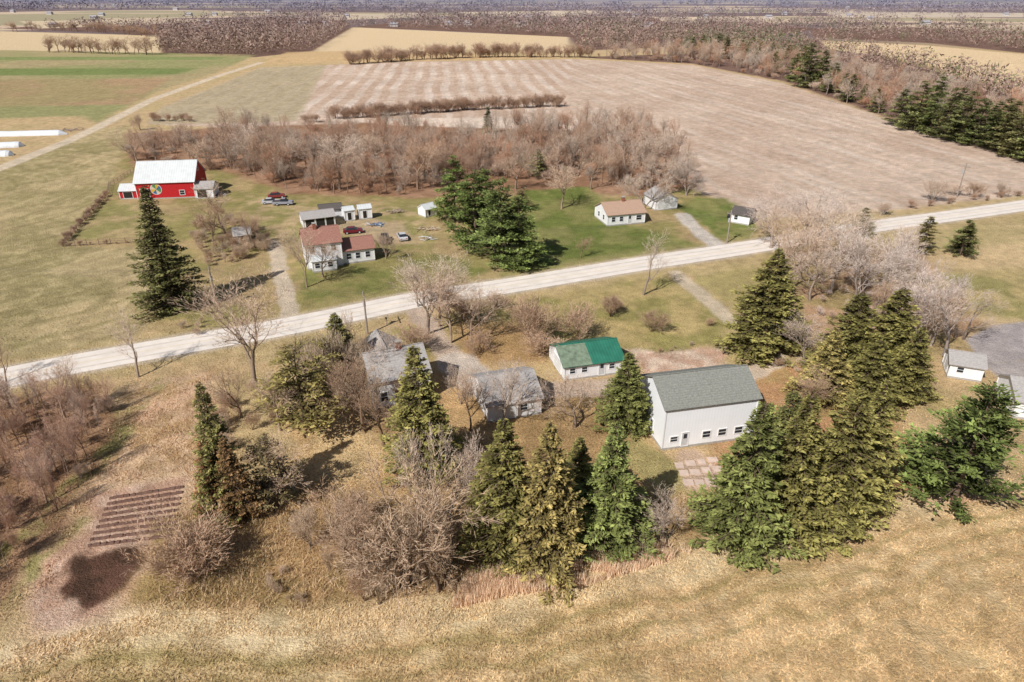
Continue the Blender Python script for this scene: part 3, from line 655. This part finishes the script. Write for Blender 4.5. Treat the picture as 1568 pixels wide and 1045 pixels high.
m=MB();m.loft([rp_(-.36,-.34,.145),rp_(4.1,-.34,.145),rp_(4.1,3.7,.145),rp_(-.36,3.7,.145)],[rp_(-.36,-.34,.16),rp_(4.1,-.34,.16),rp_(4.1,3.7,.16),rp_(-.36,3.7,.16)],0)
m.obj('moss_panel',[plain('weathered_roof_panel',C(118,134,112),.8,.6,1.35,1.5)],e)
building('white_garage',(748,648),(828,634),8.2,2.6,4.5,M_white,M_rlg,openings=[('f',1,.3,2.6,2.1,'g'),('f',4.4,1.1,.9,.9,'w'),('l',2,1.1,.9,.9,'w'),('l',5,.3,.9,2,'d')])
e=building('gray_roof_farmhouse',(575,628),(660,610),7.5,4.2,6.6,M_white,M_rlg,openings=[('f',.9,1.1,.9,1.3,'w'),('f',2.8,1.1,.9,1.3,'w'),('f',4.8,.3,.9,2.1,'d'),('f',6.4,1.1,.9,1.3,'w'),('l',1.6,1.1,.9,1.3,'w'),('l',4.6,1.1,.9,1.3,'w'),('l',3.2,3.2,.9,1.2,'w')],chim=(4.2,3.4))
building('wing',None,None,6.5,2.9,4.6,M_white,M_rlg,ridge='y',L=5,parent=e,offset=(1.2,7.52),openings=[('l',2,1.1,.9,1.1,'w')])
e=building('white_farmhouse',(472,414),(526,407),7,5.2,7.4,M_white,M_rbrown,openings=[('f',.8,1.1,.9,1.3,'w'),('f',2.6,1.1,.9,1.3,'w'),('f',5,.3,.9,2.1,'d'),('f',.8,3.5,.9,1.2,'w'),('f',3,3.5,.9,1.2,'w'),('f',5,3.5,.9,1.2,'w'),('r',1.2,3.5,.9,1.2,'w'),('r',4.5,3.5,.9,1.2,'w')],chim=(2.2,2.9))
building('wing',None,None,5.5,2.9,4.5,M_white,M_rbrown,L=6.4,parent=e,offset=(7.1,.6),openings=[('f',.8,1,.9,1.2,'w'),('f',2.6,1,.9,1.2,'w'),('f',4.6,1,.9,1.2,'w')])
building('rear_wing',None,None,6,3.4,5.2,M_white,M_rbrown,ridge='y',L=5.4,parent=e,offset=(.4,7.04),openings=[('r',2,1.3,.9,1.2,'w')])
building('porch',None,None,1.9,2.3,2.9,M_white,M_rwhite,L=4.6,parent=e,offset=(.8,-1.95),over=.2,openings=[('f',.5,.9,.9,1.,'w'),('f',3,.9,.9,1.,'w')])
e=building('red_barn',(212,306),(292,303),12,4.4,8.6,M_red,M_rwhite,L=14.8,over=.4,openings=[('f',.9,.3,2.2,2.4,'o'),('f',10.8,.9,1.2,1.2,'w'),('r',2,.3,3,3,'o'),('r',7.5,1.2,1,1.1,'w'),('r',5.5,6,1,1.2,'w')])
building('left_lean_to',None,None,5,2.2,3.4,M_red,M_rwhite,L=4.6,parent=e,offset=(-4.7,.8),openings=[('f',1,.3,2.2,1.6,'o')],over=.25)
building('right_lean_to',None,None,6,2.6,3.8,M_white,M_rlg,L=4.6,parent=e,offset=(15,-1.5),openings=[('f',.6,.3,2.4,2,'o')],over=.25)
m=MB();cx,cz,r=5.0,2.6,1.3;cols=[1,2,3,4,2,1,4,3]
m.poly([(cx+r*1.12*math.cos(a),-.04,cz+r*1.12*math.sin(a)) for a in [math.pi*2*i/24 for i in range(24)]],0)
for i in range(8):
    a0=math.pi*2*i/8;a1=math.pi*2*(i+1)/8;m.poly([(cx,-.05,cz)]+[(cx+r*math.cos(a0+(a1-a0)*t),-.05,cz+r*math.sin(a0+(a1-a0)*t)) for t in(0,.5,1)],cols[i])
m.obj('quilt_sign',[plain('sign_white',(.6,.6,.6)),plain('sign_blue',(.05,.14,.3)),plain('sign_yellow',(.6,.38,.04)),plain('sign_green',(.08,.22,.08)),plain('sign_cream',(.6,.5,.35))],e)
building('white_cottage',(930,347),(975,343),8,2.7,4.6,M_white,M_rtan,L=9.5,openings=[('f',1,1,.9,1.1,'w'),('f',3,1,.9,1.1,'w'),('f',5.2,.3,.9,2,'d'),('f',7.3,1,1.3,1.1,'w'),('l',2,1,.9,1.1,'w'),('l',5,1,.9,1.1,'w')],chim=(5,3.6))
building('small_garage',(1003,323),(1036,320),6.5,2.7,4.3,M_white,M_rlg,ridge='y',openings=[('f',.8,.3,2.8,2.1,'g')])
building('dark_roof_cabin',(1118,341),(1146,346),5,2.3,3.4,M_white,M_rdark,openings=[('f',.8,1,.8,1,'w')])
building('open_machine_shed',(466,352),(514,346),5,2.4,3.4,M_white,M_rlg,openings=[('f',.5,.3,2,1.9,'o'),('f',2.9,.3,2,1.9,'o'),('f',5.2,.3,1.8,1.9,'o')])
building('storage_shed',(492,336),(524,333),4,2.2,3.,M_white,M_rdark,openings=[('f',.6,.3,2,1.7,'o')])
building('garden_shed',(529,340),(544,338),2.8,2.6,3.2,M_white,M_rwhite,openings=[('f',.7,.3,.9,1.8,'o')],over=.2)
building('garden_shed',(551,337),(570,335),2.8,2.6,3.2,M_white,M_rwhite,openings=[('f',.9,.3,.9,1.8,'o')],over=.2)
building('playhouse',(652,334),(668,330),3,2.,2.9,M_white,M_rwhite,openings=[('f',.8,.3,.7,1.4,'o')],over=.2)
building('small_shed',(362,377),(386,374),4,2.3,3.4,M_white,M_rlg,openings=[('f',1,.3,1.1,1.8,'o')])
building('gray_shed',(1450,578),(1500,586),4.4,2.3,3.3,M_white,M_rlg,openings=[('f',.9,1.1,.8,.8,'w'),('l',1.2,.3,1.8,1.8,'g')])
building('neighbour_house',(1549,640),(1640,652),7,2.6,4.2,M_white,M_rlg,openings=[('f',1,1.1,.9,1,'w'),('l',2,1.1,.9,1,'w')])
# ------------------------------------------------------------ silage bags
M_plastic=plain('white_plastic',(.7,.72,.74),.4)
def bag(u0,v0,u1,v1,r):
    a=Vector((*G(u0,v0),0));b=Vector((*G(u1,v1),0));d=(b-a).normalized();n=Vector((-d.y,d.x,0));m=MB();K=24;L=(b-a).length;rings=[]
    for i in range(K+1):
        t=i/K;s=min(1,min(t,1-t)*L/r/1.2);s=math.sqrt(max(.03,1-(1-s)**2));rr=r*s*random.uniform(.97,1.03)
        rings.append([a+d*L*t+n*math.cos(w)*rr*1.15+Vector((0,0,math.sin(w)*rr)) for w in [math.pi*j/10 for j in range(11)]])
    for A,B in zip(rings[:-1],rings[1:]): m.loft(A,B,0,False)
    m.obj('silage_bag',[M_plastic])
bag(-160,212,104,206,1.7);bag(-120,232,38,224,1.7);bag(-100,242,22,238,1.7)
# ------------------------------------------------------------ vehicles
M_tire=plain('tire',(.02,.02,.02),.8)
def car(name,u,v,heading,col,truck=False):
    x,y=G(u,v);m=MB();w=.9
    prof=[(-2.2,.35),(-2.25,.75),(-2.1,.98),(-1.2,1.0),(1.0,.98),(2.05,.82),(2.25,.6),(2.2,.35)]
    if truck: prof=[(-2.7,.45),(-2.7,1.05),(-.5,1.08),(1.3,1.05),(2.4,.98),(2.6,.7),(2.55,.45)]
    m.loft([(a,-w,z) for a,z in prof],[(a,w,z) for a,z in prof],0)
    cab=[(-1.7,.98),(-1.15,1.42),(.35,1.44),(1.05,.98)] if not truck else [(-.5,1.06),(-.4,1.72),(.75,1.72),(1.35,1.05)]
    m.loft([(a,-w*.93 if z<1.2 else -w*.76,z+.004) for a,z in cab],[(a,w*.93 if z<1.2 else w*.76,z+.004) for a,z in cab],1)
    r0,r1=cab[1],cab[2];m.box(r0[0]+.05,r1[0]-.05,-w*.74,w*.74,r0[1]+.006,r0[1]+.05,0)
    if truck: m.box(-2.55,-.6,-.75,.75,1.07,1.085,1)
    for ax in(-1.4,1.4):
        for sy in(-1,1): m.cyl((ax,sy*(w-.18),.34),(ax,sy*(w+.02),.34),.34,n=14,m=2);m.cyl((ax,sy*(w+.02),.34),(ax,sy*(w+.03),.34),.18,n=10,m=3)
    for sy in(-.6,.6): m.box(prof[-2][0]-.06,prof[-2][0]+.02,sy-.17,sy+.17,.6,.74,3);m.box(prof[0][0]-.06,prof[0][0],sy-.15,sy+.15,.66,.8,4)
    m.obj(name,[plain('car_paint',col,.3,.97,1.03),M_glass,M_tire,plain('chrome',(.6,.6,.6),.3),plain('tail_lamp',(.4,.02,.02),.3)],None,(x,y,.0),heading,.05)
car('parked_car',541,357,.25,(.16,.02,.03));car('parked_car',616,366,1.9,(.55,.55,.57));car('pickup_truck',589,370,1.7,(.03,.03,.035),True)
car('parked_car',415,312,.2,(.5,.5,.52));car('pickup_truck',434,314,.1,(.3,.3,.34),True);car('parked_car',424,303,.3,(.25,.05,.05))
car('parked_car',1128,336,-.4,(.03,.03,.04));car('pickup_truck',1140,338,-.4,(.05,.05,.06),True);car('parked_car',515,322,.2,(.05,.05,.06))
# ------------------------------------------------------------ poles & wires
M_pole=plain('weathered_pole',(.30,.25,.21),.9,.8,1.15,1);M_wire=plain('wire',(.08,.08,.08),.5)
tops=[]
def pole(u,vb,vt,ang):
    x,y=G(u,vb);h=HT(u,vb,vt);m=MB();m.cyl((0,0,0),(0,0,h),.17,.11,10)
    m.box(-1.2,1.2,-.06,.06,h-1.,h-.86,0)
    for k in(-1.1,-.4,.4,1.1): m.cyl((k,0,h-.86),(k,0,h-.68),.05,.035,6,1)
    m.cyl((.32,0,h-2.8),(.32,0,h-1.9),.22,.22,10,1);m.cyl((-1.1,0,h-.92),(0,-.08,h-1.7),.025,n=4)
    m.obj('utility_pole',[M_pole,plain('gray_metal',(.4,.4,.4),.5)],None,(x,y,0),ang)
    tops.append([Vector((x+k*math.cos(ang),y+k*math.sin(ang),h-.66)) for k in(-1.1,.4,1.1)])
for p in [(-150,470,400,2.),(333,472,408,1.9),(563,512,446,1.9),(757,402,350,2.),(1113,372,322,2.),(1465,302,250,2.1),(1720,275,225,2.1)]: pole(*p)
wm=MB()
def wire(a,b,sag):
    N=10;pr=None
    for i in range(N+1):
        t=i/N;p=a.lerp(b,t)-Vector((0,0,sag*4*t*(1-t)))
        if pr is not None: wm.cyl(pr,p,.014,n=4)
        pr=p
for i,j in((0,1),(1,2),(2,3),(3,4),(4,5),(5,6)):
    for k in range(3): wire(tops[i][k],tops[j][k],1.)
wm.obj('power_lines',[M_wire])
def fence(name,pts,h=1.3,sp=2.4,rails=3,mat=None):
    m=MB();W=GP(pts)
    for a,b in zip(W[:-1],W[1:]):
        L=math.hypot(b[0]-a[0],b[1]-a[1]);n=max(1,int(L/sp))
        for k in range(n+1):
            t=k/n;x=a[0]+(b[0]-a[0])*t;y=a[1]+(b[1]-a[1])*t;m.cyl((x,y,0),(x+random.uniform(-.04,.04),y,h*random.uniform(.95,1.08)),.07,.06,6)
        for r in range(rails): z=h*(r+.6)/rails;m.cyl((a[0],a[1],z),(b[0],b[1],z),.035,n=4)
    m.obj(name,[mat or plain('fence_wood',(.24,.17,.13),.9)])
fence('paddock_fence',[(97,378),(130,338),(165,300),(168,285)]);fence('paddock_fence',[(97,378),(170,374),(238,370)])
fence('wood_fence',[(1380,530),(1400,555),(1432,590)],1.1);fence('wire_fence',[(170,285),(205,262)],1.2)
hedge('fence_brush',shrub,[(97,378),(130,338),(165,300)],1.2,(1.,2.2),HB,.5)
hedge('fence_brush',shrub,[(97,378),(170,374),(238,370)],2.,(.6,1.4),HB,.5)
hedge('garden_weeds',shrub,[(985,548),(1050,533),(1110,530)],2.2,(.5,1.1),BT,.6)
x,y=G(592,497);m=MB();m.box(-.05,.05,-.05,.05,0,1.05,0)
m.loft([(-.12,-.25,1.05),(.12,-.25,1.05),(.12,-.25,1.2),(.07,-.25,1.28),(-.07,-.25,1.28),(-.12,-.25,1.2)],[(-.12,.25,1.05),(.12,.25,1.05),(.12,.25,1.2),(.07,.25,1.28),(-.07,.25,1.28),(-.12,.25,1.2)],1)
m.obj('mailbox',[M_pole,plain('mailbox_metal',(.04,.04,.05),.4)],None,(x,y,0),.3)
m=MB()
for i in range(4):
    for j in range(3):
        a=G(1040+i*17+j*7,712+j*14+random.uniform(-2,2)-i*2);w_=random.uniform(.45,.62);m.box(a[0]-w_,a[0]+w_,a[1]-.55,a[1]+.45,0,.08+random.random()*.03,0)
m.obj('concrete_pavers',[plain('paver',C(208,184,168),.9,.8,1.1,1)])
def pile(name,u,v,n,s,cols):
    x0,y0=G(u,v);m=MB()
    for i in range(n):
        x,y=random.gauss(0,s),random.gauss(0,s*.6);l=random.uniform(.3,1.2);z=random.uniform(0,.3)
        an=random.uniform(0,3.14);dx,dy=math.cos(an)*l,math.sin(an)*l
        m.cyl((x-dx,y-dy,z+.1),(x+dx,y+dy,z+.1+random.uniform(-.1,.2)),.08,.07,6,i%len(cols))
    m.obj(name,[plain('junk_%d'%i,c) for i,c in enumerate(cols)],None,(x0,y0,0))
pile('lumber_pile',660,352,30,1.,[(.4,.3,.2),(.5,.42,.32)]);pile('lumber_pile',655,366,20,.8,[(.4,.3,.2),(.6,.6,.6)])
pile('scrap_pile',575,345,30,1.2,[(.3,.2,.15),(.5,.5,.5),(.1,.2,.35)]);pile('scrap_pile',330,300,30,1.5,[(.3,.2,.15),(.5,.5,.5)])
pile('brush_pile',606,325,50,1.,[(.3,.22,.16),(.4,.33,.25)]);pile('scrap_pile',100,200,60,3.,[(.3,.2,.15),(.4,.35,.3)])
# ------------------------------------------------------------ light
w=bpy.data.worlds.new('World');scene.world=w;w.use_nodes=True;nt=w.node_tree;bg=nt.nodes['Background']
sk=nt.nodes.new('ShaderNodeTexSky');sk.sky_type='NISHITA';sk.sun_disc=False
EL=math.radians(44);AZ=math.radians(39)
sk.sun_elevation=EL;sk.sun_rotation=math.pi+AZ;nt.links.new(sk.outputs[0],bg.inputs[0]);bg.inputs[1].default_value=.06
l=bpy.data.lights.new('sun','SUN');l.energy=5.;l.angle=math.radians(.5);l.color=(1,.965,.915)
s=link(bpy.data.objects.new('sun',l));d=Vector((math.sin(AZ)*math.cos(EL),math.cos(AZ)*math.cos(EL),-math.sin(EL)));s.rotation_euler=d.to_track_quat('-Z','Y').to_euler()
cam=bpy.data.cameras.new('camera');cam.sensor_width=36;cam.lens=36*F/1568;cam.clip_end=40000;cam.clip_start=.5
co=link(bpy.data.objects.new('camera',cam));co.location=(0,0,H);co.rotation_euler=(math.pi/2-PT,0,0);scene.camera=co
scene.view_settings.view_transform='Standard';scene.view_settings.look='None';scene.view_settings.exposure=0
